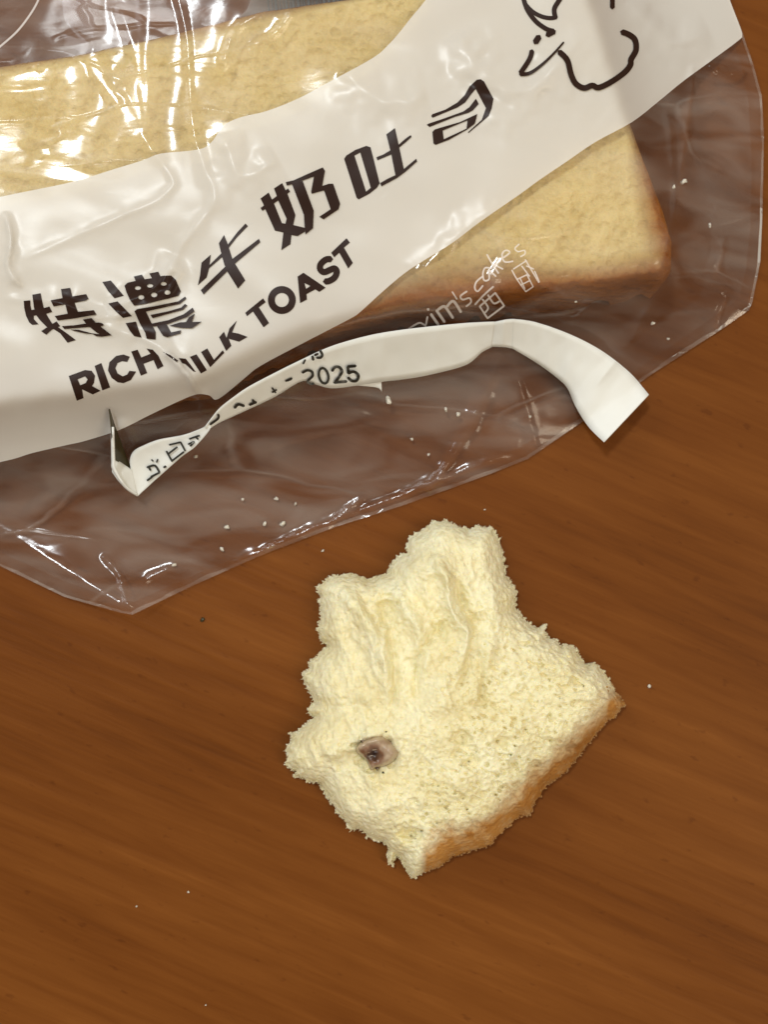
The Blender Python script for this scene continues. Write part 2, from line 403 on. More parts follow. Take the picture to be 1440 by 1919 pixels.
# creases in the film: polyline, half width, height, sharpness
CREASES = [
        ([(262, 245), (284, 280), (322, 335), (318, 355), (290, 378), (235, 402), (165, 432), (40, 486)], 8, .0030),
        ([(352, 150), (362, 240), (378, 300), (402, 372), (372, 420), (335, 470), (325, 520)], 10, .0040),
    ([(115, -60), (118, 30), (140, 60), (180, 95)], 9, .004),
    ([(70, 130), (78, 85), (72, 60)], 6, .008),
        ([(10, 400), (20, 450), (14, 500), (40, 540)], 7, .010),
    ([(398, 745), (372, 735), (352, 712), (328, 680), (296, 650), (262, 632), (200, 612), (120, 570), (0, 560)], 14, .008),
    ([(372, 738), (350, 700), (325, 672), (310, 660)], 5, .012),
    ([(120, 570), (170, 590), (230, 590), (300, 560), (345, 500)], 12, .010),
    ([(330, 480), (300, 530), (250, 560), (200, 580)], 14, .010),
    ([(195, 835), (228, 800), (260, 840)], 10, .010),
    ([(940, 655), (900, 760), (850, 850), (800, 925)], 10, .009),
    ([(955, 655), (985, 760), (1010, 850)], 6, .006),
    ([(1080, 590), (1062, 560), (1020, 535)], 6, .006),
    ([(1300, 120), (1290, 200), (1275, 330), (1250, 480)], 8, .008),
    ([(1250, 200), (1262, 300), (1268, 420)], 6, .006),
    ([(1330, 115), (1345, 132), (1375, 138), (1400, 130)], 5, .008),
    ([(1405, 580), (1370, 540), (1345, 500), (1360, 440)], 9, .008),
    ([(1345, 620), (1352, 580), (1365, 548)], 6, .008),
    ([(1250, 520), (1180, 640), (1120, 720)], 8, .005),
    ([(430, 1060), (600, 985), (760, 925), (950, 850)], 7, .006),
    ([(240, 1140), (225, 1080), (190, 1040)], 6, .007),
    ([(240, 1140), (270, 1090), (330, 1060)], 6, .005),
    ([(620, 800), (500, 830), (340, 880), (260, 910)], 12, .0028),
    ([(560, 760), (640, 765), (720, 790), (820, 800)], 14, .003),
    ([(0, 860), (80, 900), (200, 905), (330, 990)], 14, .002),
    ([(60, 900), (20, 960), (60, 1000)], 12, .002),
    ([(600, 1010), (640, 960), (690, 930)], 5, .004),
    ([(420, 250), (450, 330), (520, 300)], 22, .006),
    ([(640, 130), (720, 190), (800, 180)], 26, .006),
    ([(860, 60), (900, 130), (990, 170), (1100, 60)], 30, .010),
    ([(1180, 0), (1260, 80), (1330, 60)], 26, .008),
    ([(940, 380), (850, 450), (780, 520)], 18, .005),
    ([(500, 20), (440, 60), (415, 140)], 7, .006),
    ([(560, 0), (520, 60), (470, 90)], 7, .005),
]
PLEATS = [(smooth([(196, -60), (180, 0), (168, 80), (190, 150), (250, 228), (284, 284)], 4), 19), (smooth([(226, 20), (250, 90), (262, 150), (270, 200), (282, 270)], 4), 9),
          (smooth([(318, -60), (338, 10), (350, 70), (357, 180), (360, 250)], 4), 8), (smooth([(112, -60), (120, 20), (118, 62)], 4), 7), (smooth([(74, 130), (76, 95), (72, 60)], 4), 4)]
def crumple(u, v, cx, cy, rx, ry):
    return np.exp(-(((u - cx) / rx) ** 2 + ((v - cy) / ry) ** 2) ** 1.5)
def film_z(u, v):
    u = np.asarray(u, float); v = np.asarray(v, float)
    z = bil(ZF, u, v)
    e = np.clip(sdist(u, v, BAG) / 40.0, 0, 1)          # wrinkles die out at the sealed rim
    e = e * (2 - e)
    n = .0050 * fbm(u / 210, v / 170, 2, 21) + .0015 * vnoise((u * .94 + v * .35) / 130, (v * .94 - u * .35) / 50, 31)
    top = crumple(u, v, 240, 90, 150, 230)
    # flat-topped pleats pulled up by the gathered neck of the bag
    pl = np.zeros(u.shape)
    for line, wd in PLEATS:
        d, s = segdist(u, v, line); wv = wd * np.clip((1 - s) * 2.2, .12, 1) * (1 + .3 * vnoise(u / 30, v / 45, 77))
        pl = np.maximum(pl, np.exp(-(d / wv) ** 4))
    # bottom gusset fold, its corner lifted off the table
    fx = ((u + 60) * .848 + (v - 955) * .530) / 362.0; fq = (u + 60) * .530 - (v - 955) * .848
    fwin = np.exp(-(fq / 46.0) ** 2) * np.clip((fx + .5) * 3, 0, 1)
    wedge = np.clip(13.0 - np.abs(fq - 1), 0, 13) / 1000.0
    n = n * (1 - .88 * top) * (1 - .85 * fwin)
    n = n + top * (1 - pl) * .0026 * np.sin((u + .22 * v + 30 * vnoise(u / 90, v / 120, 78)) / 21.0) + pl * top * .0022 + (1 - pl) * top * (.0002 * ridged(u / 34, v / 62, 2, 51) + .0006 * fbm(u / 60, v / 150, 2, 55))
    low = crumple(u, v, 1250, 480, 200, 330) + .6 * crumple(u, v, 960, 850, 110, 90)
    n = n + low * .0010 * ridged((u + v) / 55, (v - u) / 80, 2, 61)
    z = z + e * n + .014 * np.exp(-((u - 310) / 130) ** 2 - ((v - 1000) / 75) ** 2) * e * 0
    z = z * (1 - .8 * fwin) + (.010 + .028 * np.clip(fx, -.2, 1.15)) * fwin + np.minimum(wedge * .186, .0026) * np.clip((1.03 - fx) * 12, 0, 1) * np.clip((fx + .6) * 3, 0, 1)
    for line, wd, hh in CREASES:
        a = np.array(line); m = wd * 4.5
        k = (u > a[:, 0].min() - m) & (u < a[:, 0].max() + m) & (v > a[:, 1].min() - m) & (v < a[:, 1].max() + m)
        if not k.any(): continue
        L_ = smooth(line, 4)
        d, s = segdist(u[k], v[k], L_)
        fade = np.clip(np.minimum(s, 1 - s) * 6, 0, 1) ** .7
        if line[0][1] < 0 or line[0][0] < -50: fade = np.clip((1 - s) * 6, 0, 1) ** .7
        wv = wd * (1 + .45 * vnoise(u[k] / 23, v[k] / 23, 71))
        z[k] += fade * hh * np.exp(-(d / wv) ** 1.35) * (1 + .15 * vnoise(u[k] / 22, v[k] / 22, 73))
    return np.maximum(z, .003)

bag = empty('bread_bag')
tag(bag, 'clear glossy plastic bread bag with a white printed band across it, bread inside', 'plastic bag')

def drape(name, outer, holes, mat, parent, step, zf, off, label=None, jit=0):
    vo, fo = triangulate(outer, holes, step, jit)
    z = zf(vo[:, 0], vo[:, 1]) + off
    x, y, _ = W(vo[:, 0], vo[:, 1], z)
    v = np.stack([x, y, z], 1)
    o = mesh_obj(name, v, fix_up(v, fo), mat, parent)
    if label: o['label'] = label
    return o
front = drape('front_film', [(float(a), float(b)) for a, b in BAG], [], M_film, bag, 5.0, film_z, 0)
def edge_strip(line, wd):
    P = np.array(resample(line, 4, False)); T = np.gradient(P, axis=0); T /= np.hypot(T[:, 0], T[:, 1])[:, None]
    Q = np.stack([-T[:, 1], T[:, 0]], 1); n = len(P); V = []
    for k in (0, .5, 1):
        a = P + Q * wd * k * (1 + .3 * vnoise(P[:, 0] / 30, P[:, 1] / 30, 83))[:, None]; z = film_z(a[:, 0], a[:, 1]) + .0012
        V.append(np.stack(W(a[:, 0], a[:, 1], z), 1))
    f = [(j * n + i, j * n + i + 1, (j + 1) * n + i + 1, (j + 1) * n + i) for j in range(2) for i in range(n - 1)]
    mesh_obj('sealed_edge', np.concatenate(V), f, M_seal, bag)
edge_strip([p for p in BAG[11:24]], 6.5)
edge_strip([p for p in BAG[23:28]], 5)
edge_strip([p for p in BAG[2:12]], 4.5)
BACK = [(-200, -120), (1310, -120), (1345, 0), (1372, 60), (1392, 130), (1404, 190), (1410, 300), (1408, 420), (1400, 500), (1386, 560), (1330, 600),
        (1160, 716), (1060, 786), (975, 838), (846, 894), (740, 930), (620, 972), (480, 1028), (350, 1084), (250, 1128), (200, 1118), (110, 1085), (0, 1035), (-200, 940)]
back = drape('back_film', BACK, [], M_back, bag, 14.0, lambda u, v: .0015 + .0012 * (1 + fbm(u / 60, v / 60, 2, 81)), 0)

BAND = [(-200, 415), (0, 369), (130, 342), (210, 318), (268, 300), (300, 288), (350, 283), (382, 277), (400, 262), (418, 236), (450, 220), (500, 208), (560, 184), (620, 152), (700, 108), (728, 84), (748, 62), (770, 34), (798, 0), (840, -60),
        (1350, -60), (1369, 0), (1388, 50), (1392, 66), (1385, 76), (1331, 116), (1279, 154), (1234, 191), (1185, 229), (1117, 266), (1061, 304), (1012, 337), (975, 364), (900, 416), (850, 454), (800, 485), (760, 511), (718, 546), (676, 584), (655, 598), (572, 641), (489, 685), (458, 709), (409, 748),
        (392, 741), (369, 739), (337, 751), (280, 778), (225, 805), (160, 826), (125, 834), (60, 849), (0, 866), (-200, 905)]
band = drape('white_band', smooth(BAND, 4, True), [], M_band, bag, 5.0, film_z, .0022)

# ---------------------------------------------------------------- lettering
def tr(pts, o, s): return [(o[0] + a / s, o[1] + b / s) for a, b in pts]
def circle(cx, cy, rx, ry=None, n=28, rot=0):
    ry = ry or rx; c, s_ = math.cos(rot), math.sin(rot)
    return [(cx + rx * math.cos(t) * c - ry * math.sin(t) * s_, cy + rx * math.cos(t) * s_ + ry * math.sin(t) * c) for t in [2 * math.pi * i / n for i in range(n)]]
def stroke(pts, w0, w1=None, sm=True):
    w1 = w1 if w1 is not None else w0
    P = np.array(smooth(pts, 5) if (sm and len(pts) > 2) else resample(pts, max(w0 * .8, 1), False), float)
    T = np.gradient(P, axis=0); T /= (np.hypot(T[:, 0], T[:, 1])[:, None] + 1e-9)
    Nn = np.stack([-T[:, 1], T[:, 0]], 1); n = len(P)
    ws = np.linspace(w0, w1, n)[:, None] / 2
    a = P + Nn * ws; b = P - Nn * ws
    cap0 = [tuple(P[0] - T[0] * ws[0] * .8)]; cap1 = [tuple(P[-1] + T[-1] * ws[-1] * .8)]
    return [tuple(p) for p in a] + cap1 + [tuple(p) for p in b[::-1]] + cap0
def put(name, loops, o, s, mat, parent, zf, off=.0032, step=4.0, label=None, rnd=True):
    """loops: list of (outer, [holes]) in local grid; joined to one mesh, each loop a hair above the last"""
    V = []; F = []
    for i, lp in enumerate(loops):
        if isinstance(lp, tuple) and len(lp) == 2 and isinstance(lp[1], list) and isinstance(lp[0], list): outer, holes = lp
        else: outer, holes = lp, []
        outer = tr(outer, o, s); holes = [tr(h, o, s) for h in holes]
        try: vo, fo = triangulate(outer, holes, step)
        except Exception as e: print('glyph', name, e); continue
        if not fo: print('empty glyph', label, i); continue
        z = zf(vo[:, 0], vo[:, 1]) + off + i * .00022
        x, y, _ = W(vo[:, 0], vo[:, 1], z)
        v = np.stack([x, y, z], 1); f = np.array(fix_up(v, fo)) + sum(len(q) for q in V)
        V.append(v); F += f.tolist()
    ob = mesh_obj(name, np.concatenate(V), F, mat, parent)
    if label: ob['label'] = label
    return ob

C = 'printed_character'; LT = 'printed_letter'
put(C, [[(35, 395), (145, 385), (150, 470), (165, 545), (205, 640), (205, 700), (285, 790), (180, 800), (130, 760), (75, 650), (45, 520)],
        [(180, 290), (320, 265), (345, 390), (370, 505), (430, 640), (510, 770), (650, 860), (790, 960), (915, 1055), (775, 1100), (650, 940), (540, 870), (420, 830), (310, 720), (250, 640), (210, 520)],
        [(60, 575), (210, 540), (350, 520), (470, 490), (515, 580), (440, 605), (205, 645), (75, 640)],
        [(330, 905), (430, 840), (510, 790), (590, 740), (650, 820), (510, 880), (415, 965)],
        [(665, 195), (820, 175), (855, 320), (900, 440), (950, 590), (780, 620), (735, 450), (690, 350)],
        [(490, 385), (700, 345), (1090, 280), (1130, 360), (1080, 390), (540, 490)],
        [(560, 650), (780, 610), (950, 580), (1220, 550), (1265, 625), (900, 690), (610, 725)],
        [(680, 820), (900, 805), (1090, 775), (1300, 760), (1360, 770), (1395, 805), (1320, 830), (1150, 835), (720, 870)],
        [(1035, 710), (1180, 685), (1270, 780), (1440, 910), (1525, 975), (1400, 990), (1270, 930), (1150, 835), (1080, 770)],
        [(820, 880), (960, 880), (1180, 940), (1300, 955), (1430, 950), (1525, 975), (1350, 1000), (1260, 990), (1200, 955), (1080, 945), (900, 905)]],
    (40, 520), 9.0, M_ink, band, film_z, label='dark brown character 特, leftmost of the title')
put(C, [[(10, 205), (125, 185), (300, 390), (175, 425), (90, 330)], [(90, 495), (215, 465), (410, 665), (290, 690), (190, 600)], [(325, 760), (465, 740), (500, 850), (540, 955), (440, 935), (380, 860)],
        [(435, 130), (545, 105), (580, 165), (590, 200), (470, 215)], [(645, 90), (765, 65), (810, 160), (815, 190), (700, 190)],
        ([(310, 255), (350, 215), (500, 180), (700, 150), (830, 120), (940, 118), (1000, 170), (1070, 330), (1040, 390), (900, 430), (600, 500), (440, 525), (385, 450), (335, 340)],
         [circle(490, 285, 42, 26, 12), circle(655, 255, 42, 26, 12), circle(840, 230, 42, 26, 12), circle(535, 410, 42, 32, 12), circle(710, 378, 42, 32, 12), circle(890, 345, 42, 32, 12)]),
        [(445, 600), (480, 570), (700, 535), (1040, 465), (1130, 400), (1145, 430), (1060, 500), (800, 560), (600, 605), (670, 750), (730, 880), (730, 980), (610, 970), (590, 890), (520, 770)],
        [(660, 650), (900, 600), (1075, 550), (1125, 500), (1160, 520), (1100, 580), (900, 635), (690, 695)],
        [(660, 770), (900, 720), (1110, 640), (1230, 550), (1255, 600), (1150, 680), (900, 770), (700, 805)],
        [(740, 790), (880, 775), (940, 885), (1075, 855), (1065, 900), (890, 950), (830, 930), (790, 870)],
        [(915, 795), (1060, 750), (1140, 745), (1180, 680), (1260, 630), (1220, 745), (1355, 740), (1220, 830), (1080, 825)]],
    (190, 500), 7.2, M_ink, band, film_z, label='dark brown character 濃')
put(C, [[(360, 690), (335, 880), (325, 960), (280, 1130), (110, 1280), (150, 1100), (180, 845)],
        [(325, 900), (570, 660), (680, 510), (870, 260), (1030, 90), (1075, 140), (870, 350), (720, 540), (600, 720), (320, 960)],
        [(615, 310), (680, 470), (775, 770), (830, 870), (1025, 1185), (885, 1345), (680, 1020), (620, 880), (580, 740), (515, 475)],
        [(165, 1375), (620, 940), (780, 770), (1290, 385), (1315, 450), (1270, 490), (830, 860), (670, 1020), (220, 1460)]],
    (360, 410), 10.286, M_ink, band, film_z, label='dark brown character 牛')
put(C, [[(70, 610), (200, 515), (250, 620), (285, 690), (410, 1000), (440, 1150), (300, 1120), (150, 790), (115, 700)],
        [(285, 450), (415, 365), (500, 540), (625, 870), (590, 1030), (560, 1200), (545, 1335), (400, 1430), (435, 1140), (485, 930), (350, 640), (325, 560)],
        [(70, 760), (330, 570), (510, 450), (540, 500), (490, 540), (365, 630), (280, 690), (100, 805)],
        [(290, 1110), (410, 1000), (590, 1030), (775, 1075), (775, 1135), (660, 1205), (565, 1190), (430, 1145)],
        [(470, 350), (600, 320), (820, 220), (1060, 115), (1095, 170), (1050, 410), (1160, 375), (1225, 375), (1335, 690), (1310, 780), (1075, 940), (1005, 900), (1185, 780), (1080, 480), (885, 535), (875, 500), (920, 260), (740, 325), (620, 370), (490, 405)],
        [(570, 380), (740, 330), (915, 800), (905, 1080), (785, 1180), (770, 1040), (760, 870)]],
    (480, 300), 8.4706, M_ink, band, film_z, label='dark brown character 奶')
put(C, [([(50, 650), (90, 590), (250, 490), (450, 415), (525, 440), (600, 730), (690, 1090), (640, 1170), (500, 1280), (310, 1380), (275, 1350), (150, 960)], [[(235, 590), (340, 535), (530, 1170), (445, 1240)]]),
        [(630, 620), (760, 570), (890, 490), (1040, 390), (1150, 290), (1250, 220), (1265, 255), (1160, 350), (1050, 440), (900, 570), (650, 675)],
        [(810, 210), (965, 95), (1040, 430), (1125, 830), (1120, 900), (975, 950), (900, 570)],
        [(700, 1085), (830, 1010), (970, 945), (1130, 830), (1350, 645), (1365, 695), (1150, 885), (1000, 995), (720, 1145)]],
    (640, 230), 9.6, M_ink, band, film_z, label='dark brown character 吐')
put(C, [[(180, 740), (200, 710), (440, 625), (650, 500), (780, 370), (870, 210), (1000, 90), (1070, 80), (1130, 120), (1300, 430), (1270, 600), (1215, 740), (1030, 900), (850, 1050), (840, 1035), (1090, 810), (1165, 600), (980, 255), (900, 350), (790, 500), (650, 590), (200, 775)],
        [(100, 900), (130, 880), (400, 790), (760, 660), (870, 580), (985, 430), (1035, 525), (930, 640), (850, 685), (600, 760), (150, 940)],
        ([(200, 1030), (240, 985), (320, 960), (700, 850), (1010, 705), (965, 880), (820, 990), (500, 1170), (260, 1260), (220, 1240)], [[(385, 1005), (835, 820), (815, 970), (405, 1160)]])],
    (790, 140), 9.6, M_ink, band, film_z, label='dark brown character 司, last of the title')
o1 = (120, 640)
put(LT, [([(60, 465), (280, 385), (370, 395), (415, 460), (400, 560), (375, 600), (490, 665), (385, 715), (240, 645), (260, 765), (170, 800)], [[(180, 510), (280, 470), (315, 510), (290, 560), (215, 590)]])], o1, 7.2, M_ink, band, film_z, label='letter R of RICH')
put(LT, [[(410, 330), (500, 290), (620, 620), (515, 660)]], o1, 7.2, M_ink, band, film_z, label='letter I of RICH')
put(LT, [[(885, 205), (800, 175), (700, 195), (610, 280), (590, 390), (640, 490), (720, 550), (800, 562), (900, 520), (970, 405), (880, 395), (850, 445), (790, 470), (720, 430), (690, 360), (720, 290), (780, 265), (850, 275)]], o1, 7.2, M_ink, band, film_z, label='letter C of RICH')
put(LT, [[(905, 135), (990, 110), (1040, 215), (1165, 165), (1110, 95), (1195, 110), (1270, 190), (1340, 330), (1260, 375), (1205, 250), (1070, 300), (1120, 425), (1035, 460)]], o1, 7.2, M_ink, band, film_z, label='letter H of RICH')
o2 = (280, 600)
put(LT, [[(395, 510), (490, 520), (560, 610), (625, 700), (590, 690), (480, 590), (440, 580)], [(175, 425), (280, 470), (390, 545), (370, 565), (260, 490)]], o2, 7.2, M_ink, band, film_z, label='letter M of MILK half hidden by a fold')
put(LT, [[(545, 495), (635, 460), (775, 675), (695, 720)]], o2, 7.2, M_ink, band, film_z, label='letter I of MILK')
put(LT, [[(695, 430), (780, 380), (870, 535), (990, 405), (1010, 440), (820, 635)]], o2, 7.2, M_ink, band, film_z, label='letter L of MILK')
put(LT, [[(940, 230), (1005, 155), (1040, 240), (1080, 110), (1180, 5), (1115, 165), (1200, 180), (1325, 225), (1210, 290), (1070, 250), (1105, 345), (1035, 415)]], o2, 7.2, M_ink, band, film_z, label='letter K of MILK')
o3 = (450, 440); s3 = 6.2609
put(LT, [[(60, 915), (270, 745), (300, 790), (220, 850), (340, 1035), (275, 1085), (150, 900), (80, 955)]], o3, s3, M_ink, band, film_z, label='first letter T of TOAST')
put(LT, [(circle(490, 765, 164, 164, 40), [circle(490, 765, 83, 83, 28)])], o3, s3, M_ink, band, film_z, label='letter O of TOAST')
put(LT, [([(675, 490), (745, 445), (1005, 620), (930, 670), (885, 640), (780, 695), (785, 760), (705, 800)], [[(755, 565), (825, 600), (775, 635)]])], o3, s3, M_ink, band, film_z, label='letter A of TOAST')
put(LT, [stroke([(1065, 285), (1010, 290), (950, 340), (940, 400), (985, 438), (1060, 410), (1110, 395), (1135, 435), (1110, 500), (1050, 540), (1000, 548)], 74)], o3, s3, M_ink, band, film_z, label='letter S of TOAST')
put(LT, [[(1070, 210), (1250, 40), (1290, 90), (1220, 150), (1325, 330), (1270, 395), (1165, 210), (1105, 265)]], o3, s3, M_ink, band, film_z, label='last letter T of TOAST')
o4 = (960, 0)
put('cow_drawing', [stroke([(125, -10), (150, 50), (230, 130), (330, 180), (420, 195), (480, 185)], 46), stroke([(470, 190), (458, 100), (500, 20), (560, -70)], 52),
        stroke([(130, 0), (170, 110), (260, 230), (370, 310), (450, 335)], 50), stroke([(385, 375), (455, 340)], 60),
        stroke([(292, 398), (255, 455)], 66), stroke([(217, 550), (190, 640), (95, 785)], 52), stroke([(95, 800), (190, 790), (300, 718), (430, 600), (560, 455)], 46, 18),
        stroke([(515, 560), (600, 650), (640, 800), (690, 900), (780, 950), (870, 922), (940, 945), (1080, 880), (1220, 780), (1282, 700), (1290, 640), (1342, 540), (1332, 430), (1270, 375), (1195, 345)], 62),
        stroke([(1088, -60), (1088, 80)], 50)], o4, 5.76, M_ink, band, film_z, label="brown brush outline of a cow's head on the white band")
o5 = (750, 440); s5 = 5.143; FT = 'faint_letter'
def ft(lines, wd, lab): put(FT, [stroke(l, wd) for l in lines], o5, s5, M_faint, bag, film_z, off=.0020, step=5, label=lab)
ft([[(85, 905), (160, 860), (200, 850), (250, 880)], [(265, 790), (250, 870)]], 18, 'faint white letter x')
ft([[(300, 765), (330, 810), (372, 870)], [(268, 715), (276, 722)]], 26, 'faint white letter i')
ft([[(352, 728), (392, 785), (430, 840)], [(368, 722), (415, 690), (445, 705), (510, 800)], [(455, 690), (500, 642), (532, 655), (588, 745)]], 26, 'faint white letter m')
ft([[(505, 550), (550, 620)]], 14, 'faint white apostrophe')
ft([[(645, 545), (585, 590), (605, 625), (670, 610), (685, 650), (640, 690)]], 18, 'faint white letter s')
ft([[(800, 400), (740, 450), (722, 510), (750, 545), (800, 490)]], 17, 'faint white letter c')
ft([[(865, 320), (820, 320), (800, 380), (815, 440), (860, 425), (855, 340)], [(855, 335), (925, 400)]], 16, 'faint white letter a')
ft([[(840, 190), (885, 270), (950, 370)], [(900, 295), (972, 252)], [(912, 290), (992, 330)]], 16, 'faint white letter k')
ft([[(1000, 220), (1060, 170), (1020, 150), (985, 190), (1010, 260), (1090, 255)]], 16, 'faint white letter e')
ft([[(1150, 90), (1110, 130), (1140, 162), (1200, 150), (1205, 185), (1165, 210)]], 14, 'faint white last letter s')
ft([[(725, 672), (810, 580), (900, 500)], [(770, 690), (845, 625), (920, 560)], [(920, 560), (1005, 685)], [(1005, 685), (925, 745), (845, 805)], [(845, 805), (770, 690)], [(795, 620), (850, 700), (822, 750)], [(850, 580), (905, 660), (960, 640)]], 18, 'faint white character 西')
ft([[(1080, 340), (1130, 430), (1215, 548)], [(1215, 548), (1285, 500)], [(1130, 430), (1225, 385)], [(1225, 385), (1285, 500)], [(1165, 485), (1245, 445)], [(1095, 330), (1220, 250)], [(1210, 240), (1340, 460)], [(1220, 300), (1290, 330)], [(1175, 300), (1250, 400)], [(1160, 420), (1205, 520)], [(1300, 350), (1345, 455)]], 13, 'faint white character 餅')
put('faint_line', [stroke([(-60, 300), (0, 250), (90, 170), (160, 80), (205, 0), (225, -80)], 11)], (0, 0), 2.88, M_faint, bag, film_z, off=.002, label='thin white curved line at the left edge of the bag')
# back print: grey panel with a barcode seen beyond the slice
bz = lambda u, v: np.full(np.shape(u), .0062)
put('grey_panel', [[(300, -400), (1300, -400), (1300, 40), (900, 60), (600, 160), (470, 220), (60, 290), (-60, 260), (120, 60)]], (430, 0), 3.6, M_grey, bag, bz, off=0, step=14)
random.seed(3)
bx = 495.0; k = 0; bars = []
while bx < 660:
    wd = random.choice([1.6, 2.2, 3.4, 4.6]); sl = .24
    y1 = 34 - (bx - 495) * .19 + (0 if k % 7 else 6)
    bars.append([(bx, -60), (bx + wd, -60), (bx + wd + 10, y1), (bx + 10, y1)])
    bx += wd + random.choice([2.2, 3.2, 4.6]); k += 1
put('barcode', bars, (0, 0), 1.0, M_black, bag, bz, off=.0012, step=12)

# ---------------------------------------------------------------- torn date strip
strip = empty('torn_label_strip')
tag(strip, 'curled torn white paper strip printed with a 2025 date lying twisted across the bag', 'paper strip')
STRIP_P = []
def ribbon(name, up, lo, zu, zl, bulge, mat, n=140, m=9, thick=.002, label=None):
    def rs(line):
        P = np.array(smooth(line, 10)); s = np.r_[0, np.cumsum(np.hypot(*np.diff(P, axis=0).T))]; t = np.linspace(0, s[-1], n)
        return np.stack([np.interp(t, s, P[:, 0]), np.interp(t, s, P[:, 1])], 1)
    A, B = rs(up), rs(lo); t = np.linspace(0, 1, n)
    xs = np.linspace(0, 1, len(zu)); ZU = np.interp(t, xs, zu); ZL = np.interp(t, np.linspace(0, 1, len(zl)), zl)
    BU = np.interp(t, np.linspace(0, 1, len(bulge)), bulge)
    V = []; 
    for j in range(m):
        q = j / (m - 1)
        P = A * (1 - q) + B * q
        base = film_z(P[:, 0], P[:, 1])
        z = base * 1.0 + ZU * (1 - q) + ZL * q + BU * math.sin(math.pi * q)
        V.append(np.stack([P[:, 0], P[:, 1], z], 1))
    Z = np.stack(V)                      # m,n,3
    Z[:, :, 2] += .0022 * fbm(Z[:, :, 0] / 38, Z[:, :, 1] / 38, 2, 171) + .0012 * ridged(Z[:, :, 0] / 24, Z[:, :, 1] / 70, 1, 175)
    Z[:, :, 2] = np.maximum(Z[:, :, 2], film_z(Z[:, :, 0], Z[:, :, 1]) + .0045)
    if mat is M_paper: STRIP_P.append(Z.reshape(-1, 3))
    x, y, z = W(Z[:, :, 0], Z[:, :, 1], Z[:, :, 2])
    v = np.stack([x, y, z], 2).reshape(-1, 3)
    f = [(j * n + i, j * n + i + 1, (j + 1) * n + i + 1, (j + 1) * n + i) for j in range(m - 1) for i in range(n - 1)]
    o = mesh_obj(name, v, f, mat, strip)
    md = o.modifiers.new('thickness', 'SOLIDIFY'); md.thickness = thick; md.offset = 0
    if label: o['label'] = label
    return o
# each side traced along the strip, right end first
ribbon('paper_tail', [(1217, 740), (1183, 700), (1140, 665), (1098, 640), (1050, 619), (1000, 603), (962, 598)], [(1133, 829), (1104, 800), (1080, 762), (1066, 730), (1050, 712), (1010, 682), (960, 652)],
       [.050, .040, .03, .02, .015, .02], [.060, .035, .02, .012, .010, .012], [.004, .006, .006, .003, .0], M_paper, label='wide blank free end of the strip curling past the bag edge')
ribbon('paper_fold', [(966, 598), (950, 599), (925, 604)], [(962, 653), (945, 650), (922, 649)], [.018, .026, .013], [.011, .016, .010], [0, .004, 0], M_paper, n=30)
ribbon('paper_band', [(928, 603), (870, 606), (800, 613), (750, 619), (701, 627), (650, 640), (607, 655), (558, 678), (510, 702), (465, 726), (436, 746), (412, 765), (396, 784), (384, 800)],
       [(922, 650), (903, 660), (872, 684), (800, 703), (750, 711), (715, 715), (662, 723), (621, 727), (592, 720), (565, 714), (513, 744), (447, 775), (410, 792), (388, 806)],
       [.014, .02, .03, .03, .028, .03, .03, .035, .04, .04], [.010, .012, .012, .012, .016, .02, .016, .012, .02, .035], [.002, .004, .005, .005, .004, .003, .002, .002, 0], M_paper, label='middle of the strip reading 2025')
ribbon('paper_twist', [(386, 797), (377, 803), (344, 815), (298, 824), (269, 835), (250, 846), (243, 862), (245, 880), (249, 905), (257, 926)], [(396, 800), (388, 812), (373, 829), (361, 841), (340, 856), (307, 885), (290, 900), (275, 914), (266, 922), (258, 930)],
       [.035, .02, .012, .012, .012, .014, .02, .02], [.04, .035, .03, .026, .024, .024, .022, .02], [0, -.004, -.008, -.006, 0], M_paper, label='narrow lower end of the strip with cut-off date characters')
ribbon('paper_flap', [(212, 858), (222, 864), (234, 872), (246, 880)], [(210, 884), (222, 902), (240, 920), (257, 930)], [.03, .024, .018], [.045, .04, .024], [0, .004, 0], M_paper, n=40)
ribbon('rolled_edge', [(208, 800), (209, 862), (211, 880), (232, 912), (254, 928)], [(213, 800), (215, 860), (217, 878), (236, 909), (258, 926)], [.03, .05, .055, .052, .03], [.035, .055, .06, .055, .032], [.004, .004], M_paper, n=60, m=5)
ribbon('flap_underside', [(204, 766), (207, 790), (209, 820), (210, 845), (213, 861)], [(205, 767), (216, 802), (224, 822), (231, 842), (246, 880)], [.01, .03, .045, .05, .04], [.006, .006, .006, .006, .01], [0, -.006, -.006], M_under, n=50, label='dark olive-brown underside of the folded flap')
ribbon('loose_sliver', [(660, 721), (690, 716), (715, 714)], [(700, 724), (712, 728), (716, 735)], [.014, .012, .010], [.006, .006, .006], [0, 0], M_paper, n=16, m=4)
SP = np.concatenate(STRIP_P)
def strip_z(u, v):
    u = np.atleast_1d(u); v = np.atleast_1d(v); r = np.zeros(u.shape)
    for i in range(len(u)):
        d = (SP[:, 0] - u[i]) ** 2 + (SP[:, 1] - v[i]) ** 2
        k = np.argpartition(d, 4)[:4]; wv = 1 / (d[k] + .5); r[i] = (SP[k, 2] * wv).sum() / wv.sum()
    return r
def st(name, lines, o, s, wd, lab=None): put(name, [stroke(l, wd * 1.15) for l in lines], o, s, M_black, strip, strip_z, off=.0062, step=5, label=lab)
o6 = (540, 630)
st('printed_mark', [[(432, 190), (462, 250), (440, 290), (390, 290)], [(330, 272), (340, 320)], [(362, 256), (402, 238)]], o6, 7.2, 30, 'cut-off lower part of a character above the year')
st('printed_mark', [[(232, 320), (205, 372)]], o6, 7.2, 22)
st('printed_digit', [[(195, 492), (260, 462), (322, 480), (330, 540), (265, 605), (300, 640), (345, 640)]], o6, 7.2, 30, 'first digit 2 of the year, half folded away')
